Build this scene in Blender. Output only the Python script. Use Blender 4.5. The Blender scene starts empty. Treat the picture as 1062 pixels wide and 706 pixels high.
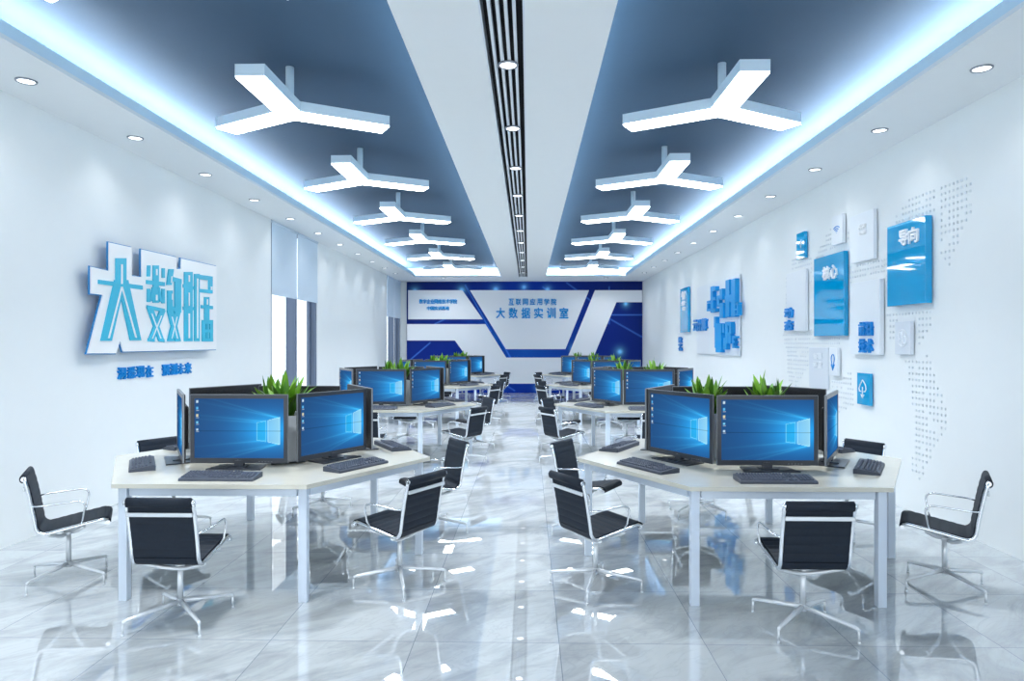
import bpy, bmesh, math, random
from mathutils import Vector, Matrix
R = math.radians
PI = math.pi
random.seed(7)
scn = bpy.context.scene
COL = scn.collection

# ------------------------------------------------------------------ camera
F, CX, CY, EYE, YAW = 715.0, 531.0, 355.5, 1.63, 0.0238
cd = bpy.data.cameras.new('camera'); cam = bpy.data.objects.new('camera', cd); COL.objects.link(cam)
cam.location = (0, 0, EYE); cam.rotation_euler = (PI/2, 0, YAW)
cd.sensor_width = 36; cd.lens = 36*F/1062; cd.shift_y = (CY-353)/1062; cd.clip_start = .05; cd.clip_end = 200
scn.camera = cam
CS, SN = math.cos(YAW), math.sin(YAW)
def on_x(px, py, X):            # point of the plane x = X seen at a place of the photograph -> (Y, Z)
    xc = (px-CX)/F; D = X/(xc*CS-SN)
    return D*(CS+xc*SN), EYE-D*(py-CY)/F
def on_y(px, py, Y):            # the same for the plane y = Y -> (X, Z)
    xc = (px-CX)/F; D = Y/(CS+xc*SN)
    return D*(xc*CS-SN), EYE-D*(py-CY)/F

# ------------------------------------------------------------------ room measures
XL, XR, YB, Y0, HC = -4.17, 3.70, 22.5, -1.6, 3.63
RECESS = [(-3.45, -.827, -1), (.523, 2.94, 1)]       # x from, x to, side of the light cove
Y_REC = 20.9
HU = 3.94

# ------------------------------------------------------------------ materials
def srgb(r, g, b):
    f = lambda c: (c/255/12.92) if c/255 <= .04045 else ((c/255+.055)/1.055)**2.4
    return (f(r), f(g), f(b), 1)
def mat(name, col, rough=.5, metal=0, ior=1.45, coat=0, noise=0, nscale=30, bump=0):
    m = bpy.data.materials.new(name); m.use_nodes = True
    nt = m.node_tree; b = nt.nodes['Principled BSDF']
    b.inputs['Base Color'].default_value = col; b.inputs['Roughness'].default_value = rough
    b.inputs['Metallic'].default_value = metal; b.inputs['IOR'].default_value = ior
    b.inputs['Coat Weight'].default_value = coat
    if noise or bump:
        tc = nt.nodes.new('ShaderNodeTexCoord'); n = nt.nodes.new('ShaderNodeTexNoise')
        n.inputs['Scale'].default_value = nscale; n.inputs['Detail'].default_value = 4
        nt.links.new(tc.outputs['Object'], n.inputs['Vector'])
        if noise:
            mx = nt.nodes.new('ShaderNodeMix'); mx.data_type = 'RGBA'
            mx.inputs['A'].default_value = tuple(c*(1-noise) for c in col[:3])+(1,)
            mx.inputs['B'].default_value = tuple(min(1, c*(1+noise)) for c in col[:3])+(1,)
            nt.links.new(n.outputs['Fac'], mx.inputs['Factor']); nt.links.new(mx.outputs['Result'], b.inputs['Base Color'])
        if bump:
            bp = nt.nodes.new('ShaderNodeBump'); bp.inputs['Strength'].default_value = bump; bp.inputs['Distance'].default_value = .002
            nt.links.new(n.outputs['Fac'], bp.inputs['Height']); nt.links.new(bp.outputs['Normal'], b.inputs['Normal'])
    return m
def emit(name, col, strength):
    m = bpy.data.materials.new(name); m.use_nodes = True; nt = m.node_tree
    b = nt.nodes['Principled BSDF']; b.inputs['Base Color'].default_value = (.8, .8, .8, 1)
    b.inputs['Emission Color'].default_value = col; b.inputs['Emission Strength'].default_value = strength
    return m
M = {}
M['wall'] = mat('wall_paint', (.825, .86, .872, 1), .75, noise=.012, nscale=6)
M['ceiling'] = mat('ceiling_paint', (.86, .885, .90, 1), .85, noise=.01, nscale=8)
M['recess'] = mat('recess_paint', (.040, .088, .156, 1), .8, noise=.03, nscale=12)
M['fascia'] = mat('fascia_paint', (.66, .82, .92, 1), .7, noise=.01)
M['black_void'] = mat('grille_void', (.006, .007, .010, 1), .8)
M['slat'] = mat('slat_white', (.74, .79, .85, 1), .5)
M['fixture'] = mat('fixture_aluminium', (.66, .80, .90, 1), .45, metal=.0)
M['diffuser'] = emit('fixture_diffuser', (.95, .985, 1, 1), 13)
M['led'] = emit('led_strip', (.92, .98, 1, 1), 52)
M['led_soft'] = emit('led_strip_soft', (.80, .95, 1, 1), 13)
M['spot'] = emit('downlight_lens', (.95, .98, 1, 1), 3)
M['spot_ring'] = mat('downlight_ring', (.30, .33, .38, 1), .3, metal=.8)
M['chrome'] = mat('chrome', (.86, .89, .93, 1), .10, metal=1)
M['base_alu'] = mat('polished_aluminium', (.82, .86, .90, 1), .25, metal=.4)
M['sling'] = mat('black_sling', (.013, .020, .033, 1), .6, ior=1.33, noise=.15, nscale=60)
M['wood'] = mat('pale_laminate', (.64, .625, .545, 1), .16, noise=.05, nscale=9, coat=.2)
M['steel_white'] = mat('white_powder_coat', (.66, .74, .85, 1), .4, noise=.01)
M['bezel'] = mat('gloss_black_plastic', (.034, .040, .052, 1), .28, ior=1.5)
M['black'] = mat('matt_black_plastic', (.014, .015, .019, 1), .5, noise=.1, nscale=40)
M['silver_edge'] = mat('silver_edge', (.22, .24, .27, 1), .35, metal=.3)
M['key'] = mat('slate_key', (.070, .085, .122, 1), .5, noise=.05)
M['key_base'] = mat('slate_keyboard_body', (.050, .062, .090, 1), .45, noise=.05)
M['planter'] = mat('planter_white', (.62, .67, .73, 1), .5, noise=.03)
M['soil'] = mat('soil', (.03, .02, .015, 1), .9, noise=.3, nscale=60, bump=.6)
M['leaf'] = mat('leaf_green', (.060, .20, .012, 1), .45, noise=.55, nscale=7)
M['leaf_b'] = mat('leaf_light_green', (.16, .36, .025, 1), .45, noise=.45, nscale=7)
M['sign_white'] = mat('sign_white', (.90, .91, .92, 1), .35)
M['sign_cyan'] = mat('sign_cyan', srgb(56, 184, 216), .4)
M['sign_blue'] = mat('sign_edge_blue', srgb(30, 130, 196), .4)
M['panel_blue'] = mat('gloss_blue_acrylic', srgb(0, 158, 214), .03, ior=1.5, coat=.3)
M['panel_white'] = mat('panel_white', (.80, .845, .89, 1), .35)
M['panel_grey'] = mat('panel_pale_grey', (.70, .75, .81, 1), .4)
M['letter_blue'] = mat('letter_blue', srgb(14, 136, 214), .3)
M['letter_cyan'] = mat('letter_cyan', srgb(0, 150, 220), .4)
M['letter_white'] = mat('letter_white', (.88, .9, .92, 1), .35)
M['letter_pale'] = mat('letter_pale', (.80, .84, .88, 1), .4)
M['dot'] = mat('dot_grey', (.70, .745, .79, 1), .5)
M['blind'] = mat('roller_blind_fabric', (.60, .71, .82, 1), .8, noise=.04, nscale=80)
M['frame'] = mat('window_frame_grey', (.13, .17, .25, 1), .45, noise=.03)  # frame grey, with the backlit shade of the window reveals put into the colour
M['white_board'] = mat('board_white', (.88, .905, .94, 1), .45, noise=.01)

def glass():
    m = bpy.data.materials.new('window_glass'); m.use_nodes = True; nt = m.node_tree; nt.nodes.clear()
    o = nt.nodes.new('ShaderNodeOutputMaterial'); t = nt.nodes.new('ShaderNodeBsdfTransparent'); g = nt.nodes.new('ShaderNodeBsdfGlossy')
    g.inputs['Roughness'].default_value = .02; t.inputs['Color'].default_value = (.96, .98, 1, 1)
    fr = nt.nodes.new('ShaderNodeLayerWeight'); fr.inputs['Blend'].default_value = .08
    mx = nt.nodes.new('ShaderNodeMixShader'); L = nt.links.new
    L(fr.outputs['Facing'], mx.inputs[0]); L(t.outputs[0], mx.inputs[1]); L(g.outputs[0], mx.inputs[2]); L(mx.outputs[0], o.inputs[0])
    return m
M['glass'] = glass()

def attr_mat(name, attr, emission=0, rough=.4):
    m = bpy.data.materials.new(name); m.use_nodes = True; nt = m.node_tree; b = nt.nodes['Principled BSDF']
    a = nt.nodes.new('ShaderNodeAttribute'); a.attribute_name = attr
    b.inputs['Roughness'].default_value = rough
    if emission:
        b.inputs['Base Color'].default_value = (.01, .012, .015, 1); b.inputs['Specular IOR Level'].default_value = .0
        nt.links.new(a.outputs['Color'], b.inputs['Emission Color']); b.inputs['Emission Strength'].default_value = emission
    else:
        nt.links.new(a.outputs['Color'], b.inputs['Base Color']); b.inputs['Specular IOR Level'].default_value = .12
    return m
M['screen'] = attr_mat('lit_desktop_screen', 'picture', 1.0, .08)
M['print'] = attr_mat('printed_blue_board', 'picture', 0, .55)

def floor_mat():
    m = bpy.data.materials.new('polished_marble_tile'); m.use_nodes = True; nt = m.node_tree; b = nt.nodes['Principled BSDF']; L = nt.links.new
    N = nt.nodes.new
    g = N('ShaderNodeNewGeometry'); sp = N('ShaderNodeSeparateXYZ'); L(g.outputs['Position'], sp.inputs[0])
    def mth(op, a, c=None, d=None):
        n = N('ShaderNodeMath'); n.operation = op
        for i, v in enumerate((a, c, d)):
            if v is None: continue
            if isinstance(v, (int, float)): n.inputs[i].default_value = v
            else: L(v, n.inputs[i])
        return n.outputs[0]
    T = .79
    u = mth('DIVIDE', mth('ADD', sp.outputs[0], .623+T*40), T); v = mth('DIVIDE', mth('ADD', sp.outputs[1], -3.75+T*40), T)
    fu, fv = mth('FRACT', u), mth('FRACT', v)
    eu = mth('MINIMUM', fu, mth('SUBTRACT', 1, fu)); ev = mth('MINIMUM', fv, mth('SUBTRACT', 1, fv))
    line = mth('LESS_THAN', mth('MINIMUM', eu, ev), .0026)
    # every tile gets its own patch of stone
    cu, cv = mth('FLOOR', u), mth('FLOOR', v)
    off = N('ShaderNodeCombineXYZ'); L(mth('MULTIPLY', cu, 3.71), off.inputs[0]); L(mth('MULTIPLY', cv, 5.13), off.inputs[1]); L(mth('MULTIPLY', mth('ADD', cu, cv), 1.7), off.inputs[2])
    va = N('ShaderNodeVectorMath'); va.operation = 'ADD'; L(g.outputs['Position'], va.inputs[0]); L(off.outputs[0], va.inputs[1])
    mp = N('ShaderNodeMapping'); mp.inputs['Scale'].default_value = (.75, 1.9, 1)
    vr = N('ShaderNodeVectorRotate'); vr.rotation_type = 'Z_AXIS'; vr.inputs['Angle'].default_value = R(-38); L(va.outputs[0], vr.inputs['Vector']); L(vr.outputs[0], mp.inputs[0])
    n1 = N('ShaderNodeTexNoise'); n1.inputs['Scale'].default_value = 1.5; n1.inputs['Detail'].default_value = 7; n1.inputs['Roughness'].default_value = .6; n1.inputs['Distortion'].default_value = 1.1
    L(mp.outputs[0], n1.inputs['Vector'])
    n2 = N('ShaderNodeTexNoise'); n2.inputs['Scale'].default_value = 2.4; n2.inputs['Detail'].default_value = 5; n2.inputs['Distortion'].default_value = 2.6
    L(mp.outputs[0], n2.inputs['Vector'])
    vein = mth('SUBTRACT', 1, mth('MINIMUM', mth('MULTIPLY', mth('ABSOLUTE', mth('SUBTRACT', n2.outputs['Fac'], .5)), 26), 1))
    r1 = N('ShaderNodeValToRGB'); L(n1.outputs['Fac'], r1.inputs[0])
    e = r1.color_ramp.elements; e[0].position = .30; e[0].color = (.38, .415, .44, 1); e[1].position = .56; e[1].color = (.585, .625, .655, 1)
    mx = N('ShaderNodeMix'); mx.data_type = 'RGBA'; L(mth('MULTIPLY', vein, .22), mx.inputs['Factor']); L(r1.outputs[0], mx.inputs['A']); mx.inputs['B'].default_value = (.32, .355, .39, 1)
    m2 = N('ShaderNodeMix'); m2.data_type = 'RGBA'; L(mth('MULTIPLY', line, .75), m2.inputs['Factor']); L(mx.outputs['Result'], m2.inputs['A']); m2.inputs['B'].default_value = (.16, .20, .26, 1)
    L(m2.outputs['Result'], b.inputs['Base Color'])
    b.inputs['Roughness'].default_value = .0; b.inputs['IOR'].default_value = 3.3
    return m
M['floor'] = floor_mat()

# ------------------------------------------------------------------ mesh helpers
class MB:
    def __init__(s): s.bm = bmesh.new()
    def box(s, x0, x1, y0, y1, z0, z1, mtx=None, bev=0):
        bm2 = bmesh.new(); bmesh.ops.create_cube(bm2, size=1)
        for v in bm2.verts: v.co = Vector(((x0+x1)/2+v.co.x*(x1-x0), (y0+y1)/2+v.co.y*(y1-y0), (z0+z1)/2+v.co.z*(z1-z0)))
        if bev: bmesh.ops.bevel(bm2, geom=bm2.edges[:], offset=bev, segments=2, affect='EDGES', profile=.5)
        if mtx is not None: bmesh.ops.transform(bm2, matrix=mtx, verts=bm2.verts)
        return s.join(bm2)
    def join(s, bm2):
        me = bpy.data.meshes.new('tmp'); bm2.to_mesh(me); bm2.free(); s.bm.from_mesh(me); bpy.data.meshes.remove(me); return s
    def add(s, me, mtx=None):
        bm2 = bmesh.new(); bm2.from_mesh(me)
        if mtx is not None: bmesh.ops.transform(bm2, matrix=mtx, verts=bm2.verts)
        return s.join(bm2)
    def prism(s, pts, h0, h1, mtx=None):            # outline in the local xy plane, from height h0 to h1
        bm2 = bmesh.new()
        a = sum(pts[i][0]*pts[(i+1) % len(pts)][1]-pts[(i+1) % len(pts)][0]*pts[i][1] for i in range(len(pts)))
        if a < 0: pts = pts[::-1]
        lo = [bm2.verts.new((p[0], p[1], h0)) for p in pts]; hi = [bm2.verts.new((p[0], p[1], h1)) for p in pts]
        n = len(pts)
        f1 = bm2.faces.new(hi); f0 = bm2.faces.new(lo[::-1])
        for i in range(n): bm2.faces.new((lo[i], lo[(i+1) % n], hi[(i+1) % n], hi[i]))
        bm2.normal_update(); bmesh.ops.triangulate(bm2, faces=[f0, f1])
        if mtx is not None: bmesh.ops.transform(bm2, matrix=mtx, verts=bm2.verts)
        return s.join(bm2)
    def tube(s, pts, r, seg=8, mtx=None, radii=None, flat=1.0, closed=False):
        pts = [Vector(p) for p in pts]; n = len(pts); bm2 = bmesh.new(); rings = []
        up = None
        for i, p in enumerate(pts):
            if closed: t = pts[(i+1) % n]-pts[i-1]
            else: t = pts[min(i+1, n-1)]-pts[max(i-1, 0)]
            t.normalize()
            if up is None:
                up = Vector((0, 0, 1)) if abs(t.z) < .9 else Vector((1, 0, 0))
            u = (up-t*up.dot(t)).normalized(); w = t.cross(u); up = u
            rr = radii[i] if radii else r
            rings.append([bm2.verts.new(p+(u*math.cos(a)+w*math.sin(a)*flat)*rr) for a in [2*PI*k/seg for k in range(seg)]])
        for i in range(n if closed else n-1):
            A, B = rings[i], rings[(i+1) % n]
            for k in range(seg): bm2.faces.new((A[k], A[(k+1) % seg], B[(k+1) % seg], B[k])).smooth = True
        if not closed:
            bm2.faces.new(rings[0][::-1]); bm2.faces.new(rings[-1])
        bmesh.ops.recalc_face_normals(bm2, faces=bm2.faces)
        if mtx is not None: bmesh.ops.transform(bm2, matrix=mtx, verts=bm2.verts)
        return s.join(bm2)
    def cyl(s, c, r0, h, r1=None, seg=20, mtx=None):
        return s.tube([c, (c[0], c[1], c[2]+h)], r0, seg, mtx, radii=[r0, r0 if r1 is None else r1])
    def mesh(s, name, m):
        me = bpy.data.meshes.new(name); s.bm.to_mesh(me); s.bm.free(); me.materials.append(m); return me
def link(name, me, parent=None):
    o = bpy.data.objects.new(name, me); COL.objects.link(o)
    if parent is not None: o.parent = parent
    return o
def build(mb, name, m, parent=None): return link(name, mb.mesh(name, m), parent)
def tag(o, label=None, cat=None, group=None, kind=None):
    if label: o['label'] = label
    if cat: o['category'] = cat
    if group: o['group'] = group
    if kind: o['kind'] = kind
    return o
def thing(name, label, cat, loc=(0, 0, 0), rz=0, group=None):
    o = link(name, None); o.location = loc; o.rotation_euler = (0, 0, rz); o.empty_display_size = .1
    return tag(o, label, cat, group)
def struct(mb, name, m, parent=None):
    return tag(build(mb, name, m, parent), kind='structure')
def dup(root, loc, rz, label, group=None):
    c = root.copy(); COL.objects.link(c); c.location = loc; c.rotation_euler = (0, 0, rz); c['label'] = label
    if group: c['group'] = group
    for ch in list(KIDS[root.name]):
        d = ch.copy(); COL.objects.link(d); d.parent = c
        for g in KIDS.get(ch.name, ()):
            e = g.copy(); COL.objects.link(e); e.parent = d
    return c
KIDS = {}
def register(root):
    kids = {}
    for o in scn.objects:
        if o.parent is not None: kids.setdefault(o.parent.name, []).append(o)
    KIDS[root.name] = kids.get(root.name, [])
    for ch in KIDS[root.name]: KIDS[ch.name] = kids.get(ch.name, [])
def wall_frame(side, depth=0):
    """local x to the viewer's right, y up, z out of the wall; origin on the wall plane"""
    if side == 'left': return Matrix(((0, 0, 1, XL+depth), (1, 0, 0, 0), (0, 1, 0, 0), (0, 0, 0, 1)))
    if side == 'right': return Matrix(((0, 0, -1, XR-depth), (-1, 0, 0, 0), (0, 1, 0, 0), (0, 0, 0, 1)))
    return Matrix(((1, 0, 0, 0), (0, 0, -1, YB-depth), (0, 1, 0, 0), (0, 0, 0, 1)))
def wl(px, py, depth=0):  y, z = on_x(px, py, XL+depth); return (y, z)
def wr(px, py, depth=0):  y, z = on_x(px, py, XR-depth); return (-y, z)
def wb(px, py, depth=0):  return on_y(px, py, YB-depth)

_glyph = {}
def glyph(ch, bold):
    if (ch, bold) in _glyph: return _glyph[(ch, bold)]
    cu = bpy.data.curves.new('glyph', 'FONT'); cu.body = ch; cu.size = 1; cu.extrude = .5; cu.offset = bold; cu.resolution_u = 2
    o = bpy.data.objects.new('glyph', cu); COL.objects.link(o); bpy.context.view_layer.update()
    me = bpy.data.meshes.new_from_object(o.evaluated_get(bpy.context.evaluated_depsgraph_get()))
    bpy.data.objects.remove(o); bpy.data.curves.remove(cu)
    xs = [v.co.x for v in me.vertices]; ys = [v.co.y for v in me.vertices]
    _glyph[(ch, bold)] = (me, min(xs), max(xs), min(ys), max(ys)); return _glyph[(ch, bold)]
def char_box(mb, ch, x0, x1, y0, y1, d0, d1, mtx, bold=.022):
    me, a, b, c, d = glyph(ch, .006)
    k = Matrix(((((x1-x0)/(b-a)), 0, 0, x0-a*(x1-x0)/(b-a)), (0, (y1-y0)/(d-c), 0, y0-c*(y1-y0)/(d-c)), (0, 0, d1-d0, (d0+d1)/2), (0, 0, 0, 1)))
    w_ = (x1-x0)*.028
    for q, (dx, dy) in enumerate(((0, 0), (w_, 0), (-w_, 0), (0, w_), (0, -w_))):
        kk = Matrix.Translation((dx, dy, .0004*q)) @ k
        mb.add(me, mtx @ kk)
def text_line(txt, x0, x1, y0, y1, fill, d0, d1, mtx, name, m, parent, bold=.022, single=True):
    n = len(txt); pitch = (x1-x0)/(n-1+fill) if n > 1 else (x1-x0)
    w = pitch*fill if n > 1 else (x1-x0)
    if single:
        mb = MB()
        for i, ch in enumerate(txt):
            if ch != ' ': char_box(mb, ch, x0+i*pitch, x0+i*pitch+w, y0, y1, d0, d1, mtx, bold)
        return [build(mb, name, m, parent)]
    out = []
    for i, ch in enumerate(txt):
        if ch == ' ': continue
        mb = MB(); char_box(mb, ch, x0+i*pitch, x0+i*pitch+w, y0, y1, d0, d1, mtx, bold); out.append(build(mb, name, m, parent))
    return out

# ------------------------------------------------------------------ room shell
struct(MB().box(XL-.3, XR+.3, Y0, YB+.3, -.1, 0), 'floor', M['floor'])
struct(MB().box(XR, XR+.2, Y0, YB+.2, 0, HU+.25), 'wall_right', M['wall'])
struct(MB().box(XL-.2, XR+.2, YB, YB+.2, 0, HU+.25), 'wall_back', M['wall'])
WIN = [(on_x(281, 400, XL)[0], on_x(328.6, 400, XL)[0]), (on_x(401, 400, XL)[0], 22.32)]
w = MB(); ya = Y0
for a, b in WIN:
    w.box(XL-.2, XL, ya, a, 0, HU+.25); w.box(XL-.2, XL, a, b, 0, .06); w.box(XL-.2, XL, a, b, HC+.02, HU+.25); ya = b
w.box(XL-.2, XL, ya, YB+.2, 0, HU+.25)
struct(w, 'wall_left', M['wall'])
(la, lb, _), (ra, rb, _) = RECESS
GX0, GX1 = -.285, -.035
c = MB()
c.box(XL, la, Y0, YB, HC, HC+.03)
c.box(lb, GX0, Y0, YB, HC, HC+.03); c.box(GX1, ra, Y0, YB, HC, HC+.03)
c.box(GX0, GX1, Y_REC, YB, HC, HC+.03)
c.box(rb, XR, Y0, YB, HC, HC+.03)
c.box(la, lb, Y_REC, YB, HC, HC+.03); c.box(ra, rb, Y_REC, YB, HC, HC+.03)
struct(c, 'ceiling', M['ceiling'])
u = MB()
u.box(XL, XR, Y0, YB, HU, HU+.04)
struct(u, 'ceiling_recess', M['recess'])
struct(MB().box(XL, XR, Y0, YB, HU+.24, HU+.28), 'ceiling_slab', M['ceiling'])
t = MB()
for a, b in ((la, lb), (ra, rb)):                                       # low lip round each opening, open cove above it
    t.box(a-.03, a, Y0, Y_REC+.03, HC+.03, HC+.12); t.box(b, b+.03, Y0, Y_REC+.03, HC+.03, HC+.12); t.box(a, b, Y_REC, Y_REC+.03, HC+.03, HC+.05); t.box(a-.35, b+.35, Y_REC+.30, Y_REC+.33, HC+.03, HU)
t.box(GX0-.14, GX0-.11, Y0, YB, HC+.03, HU); t.box(GX1+.11, GX1+.14, Y0, YB, HC+.03, HU)
struct(t, 'trim_1', M['fascia'])
for X, lab in ((la-.26, 'long white light strip in the ceiling cove by the window wall'), (rb+.26, 'long white light strip in the ceiling cove by the blue panel wall')):
    tag(build(MB().box(X-.02, X+.02, Y0, Y_REC, HC+.0305, HC+.113), 'light_strip', M['led']), lab, 'light strip', 'cove light strips')
for X, lab in ((lb+.24, 'soft light strip beside the ceiling grille, window side'), (ra-.24, 'soft light strip beside the ceiling grille, blue panel side')):
    tag(build(MB().box(X-.02, X+.02, Y0, Y_REC, HC+.0305, HC+.113), 'light_strip', M['led_soft']), lab, 'light strip', 'cove light strips')
for a, b, lab in ((la, lb, 'short light strip across the far end of the window-side cove'), (ra, rb, 'short light strip across the far end of the panel-side cove')):
    tag(build(MB().box(a+.05, b-.05, Y_REC+.08, Y_REC+.12, HC+.0305, HC+.046), 'light_strip', M['led']), lab, 'light strip', 'cove light strips')

# grille down the middle of the ceiling
g = thing('linear_ceiling_grille', 'long white slatted grille with black gaps along the ceiling centre', 'ceiling grille', ((GX0+GX1)/2, 0, HC))
build(MB().box(-.125, .125, Y0, Y_REC, .115, .125), 'backing', M['black_void'], g)
build(MB().box(-.137, -.125, Y0, Y_REC, -.004, .115), 'side_rail', M['slat'], g)
build(MB().box(.125, .137, Y0, Y_REC, -.004, .115), 'side_rail', M['slat'], g)
for k in range(4):
    x = -.125+.05*(k+1)-.002
    build(MB().box(x-.010, x+.010, Y0, Y_REC, 0, .075), 'slat', M['slat'], g)

# ------------------------------------------------------------------ windows
for i, (a, b) in enumerate(WIN):
    wt = tag(link('window_%d' % (i+1), None), kind='structure'); wt.location = (XL-.17, a, 0)
    d = b-a; mid = d*.502
    fr = MB()
    for (y0, y1) in ((0, .05), (mid-.05, mid+.05), (d-.10, d)):
        fr.box(0, .165, y0, y1, .06, HC+.02)  # bars fill the wall depth so their dark colour shades the reveals
    fr.box(0, .10, 0, d, .06, .10); fr.box(0, .10, 0, d, HC-.04, HC+.02)
    fr.box(.02, .07, mid+.05, mid+.12, .06, HC); fr.box(.02, .07, d-.16, d-.10, .06, HC)
    tag(build(fr, 'window_frame', M['frame'], wt), kind='structure')
    tag(build(MB().box(.03, .036, .05, mid-.05, .10, HC-.04).box(.03, .036, mid+.05, d-.10, .10, HC-.04), 'window_pane', M['glass'], wt), kind='structure')
    far = ('window beside the big sign', 'window next to the end wall')[i]
    for j, (y0, y1) in enumerate(((.004, mid-.01), (mid+.045, d-.004))):
        bl = thing('roller_blind', 'pale roller blind half lowered over %s pane, %s' % (('the near', 'the far')[j], far), 'blind', (XL+.012, a+(y0+y1)/2, HC), 0, 'roller blinds')
        h = (y1-y0)/2
        build(MB().box(-.003, .003, -h, h, -1.19, -.03), 'blind_fabric', M['blind'], bl)
        build(MB().tube([(.002, -h, -.03), (.002, h, -.03)], .022, 12), 'roller', M['blind'], bl)
        build(MB().box(-.008, .008, -h, h, -1.215, -1.19), 'bottom_bar', M['blind'], bl)

# ------------------------------------------------------------------ ceiling lights
def y_outline(L, wd, inset=0):
    pts = []; h = wd/2-inset
    for a in (-90, 30, 150):
        d = Vector((math.cos(R(a)), math.sin(R(a)))); n = Vector((-d.y, d.x))
        pts += [tuple(d*(L-inset)-n*h), tuple(d*(L-inset)+n*h)]
        b = R(a+60); q = h/math.sin(R(60)); pts.append((math.cos(b)*q, math.sin(b)*q))
    return pts
ROWN = ['nearest', 'second', 'third', 'fourth', 'fifth', 'sixth', 'seventh']
YL = y_outline(.833, .216)
yl = thing('three_arm_ceiling_light', 'x', 'ceiling light', (0, 0, 3.535), 0, 'three-armed ceiling lights')
build(MB().prism(YL, .012, .098), 'housing', M['fixture'], yl)
build(MB().prism(y_outline(.833, .216, .004), 0, .012), 'diffuser', M['diffuser'], yl)
build(MB().cyl((0, 0, .098), .034, HU-3.535-.098, seg=18), 'hanging_rod', M['fixture'], yl)
ld = bpy.data.lights.new('lamp', 'SPOT'); ld.energy = 210; ld.spot_size = R(118); ld.spot_blend = 1; ld.shadow_soft_size = .10; ld.color = (.95, .985, 1)
lo = bpy.data.objects.new('lamp', ld); COL.objects.link(lo); lo.parent = yl; lo.location = (0, 0, -.105)
register(yl)
first = True
for (X, side, y00) in ((-2.0, 'window side', 3.295), (1.6, 'blue panel side', 3.33)):
    for k in range(7):
        if k == 0 and X > 0: continue
        n = ('topmost three-armed light cut by the picture edge on the window side' if k == 0 else
             'white three-armed hanging light, %s one below the dark %s ceiling recess' % (('nearest whole' if k == 1 else ROWN[k-1]), side.replace(' side', '-side')))
        loc = (X, y00+2.41*k+(.03 if k and X < 0 else 0), 3.535)
        if first: yl.location = loc; yl['label'] = n; first = False
        else: dup(yl, loc, 0, n)

# recessed downlights
ORD = ['nearest', 'second', 'third', 'fourth', 'fifth', 'sixth', 'seventh', 'eighth', 'ninth', 'tenth', 'eleventh']
dl = thing('recessed_downlight', 'x', 'downlight', (0, 0, HC), 0, 'recessed downlights')
ring = [(math.cos(2*PI*k/28)*.066, math.sin(2*PI*k/28)*.066, -.003) for k in range(28)]
build(MB().tube(ring, .009, 8, closed=True), 'trim_ring', M['spot_ring'], dl)
build(MB().cyl((0, 0, -.006), .058, .008, seg=24), 'lens', M['spot'], dl)
ld = bpy.data.lights.new('lamp', 'SPOT'); ld.energy = 13; ld.spot_size = R(125); ld.spot_blend = 1; ld.shadow_soft_size = .06; ld.color = (.95, .98, 1)
lo = bpy.data.objects.new('lamp', ld); COL.objects.link(lo); lo.parent = dl; lo.location = (0, 0, -.012)
register(dl)
first = True
for X, txt, ys in ((-3.83, 'over the window wall', 5.17), (3.30, 'over the blue panel wall', 5.10), (-.145, 'in the slatted centre grille', 4.94)):
    for k in range(11):
        n = 'round recessed ceiling spotlight %s, %s from the front' % (txt, ORD[k])
        loc = (X, ys+1.46*k, HC-(.006 if X == -.145 else 0))
        if first: dl.location = loc; dl['label'] = n; first = False
        else: dup(dl, loc, 0, n)

for X, txt in ((-2.62, 'window side'), (2.38, 'blue panel side')):
    e = dup(dl, (X, 21.2, HC), 0, 'round recessed ceiling spotlight close above the end wall, %s' % txt)
    for o in scn.objects:
        if o.parent == e and o.type == 'LIGHT': o.data = o.data.copy(); o.data.energy = 110; o.data.spot_size = R(168)
# ------------------------------------------------------------------ blue feature wall at the end
fb = thing('feature_wall_board', 'printed dark blue board with white angular panels across the end wall', 'feature wall', ((XL+XR)/2, YB, 0))
inv = Matrix.Translation((-(XL+XR)/2, -YB, 0))
FB = inv @ wall_frame('back')
bx0, bz1 = wb(422, 292); bx1, _ = wb(666, 292); bz1 = min(bz1, HC-.004)
def board_colour(u, v):
    c0 = Vector((.005, .016, .085)); c1 = Vector((.003, .030, .34)); c2 = Vector((.010, .15, .58))
    k = min(1, max(0, 1-abs(u-.5)*1.7)); k = k*k
    low = min(1, max(0, (1-v)*1.2))
    col = c0.lerp(c1, min(1, .25+.9*k+.35*low*(1 if u < .35 else .6)))
    band = max(0, 1-abs(u-.5)/.28)*max(0, 1-abs(v-.5)/.55)
    col = col.lerp(c2, .75*band)
    return col
GL = [(.035, .915, .05), (.41-.03, .93, .05), (.235, .925, .05), (.352, .47, .05), (.335, .53, .03), (.78, .57, .04), (.93, .80, .04), (.905, .37, .05), (.785, .17, .05), (.2, .28, .04), (.41, .27, .04), (.60, .93, .04), (.71, .40, .04), (.67, .25, .05), (.56, .05, .04), (.40, .06, .04), (.5, .95, .04)]
LN = [(.0, .27, .10, .45), (.80, .74, 1, .50), (.78, .7, 1, .7), (.86, .62, .86, .95), (.58, .95, .63, .87), (.68, .99, .80, .80), (.25, .97, .36, .55), (.30, .86, .46, .25), (.12, .62, .20, .70), (.40, .10, .46, .02), (.54, .10, .60, .02), (.72, .36, .80, .18)]
def seg_d(u, v, l, asp):
    ax, ay, bx, by = l[0]*asp, l[1], l[2]*asp, l[3]; px, py = u*asp, v
    dx, dy = bx-ax, by-ay; t = max(0, min(1, ((px-ax)*dx+(py-ay)*dy)/(dx*dx+dy*dy+1e-9)))
    return math.hypot(px-ax-t*dx, py-ay-t*dy)
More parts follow.
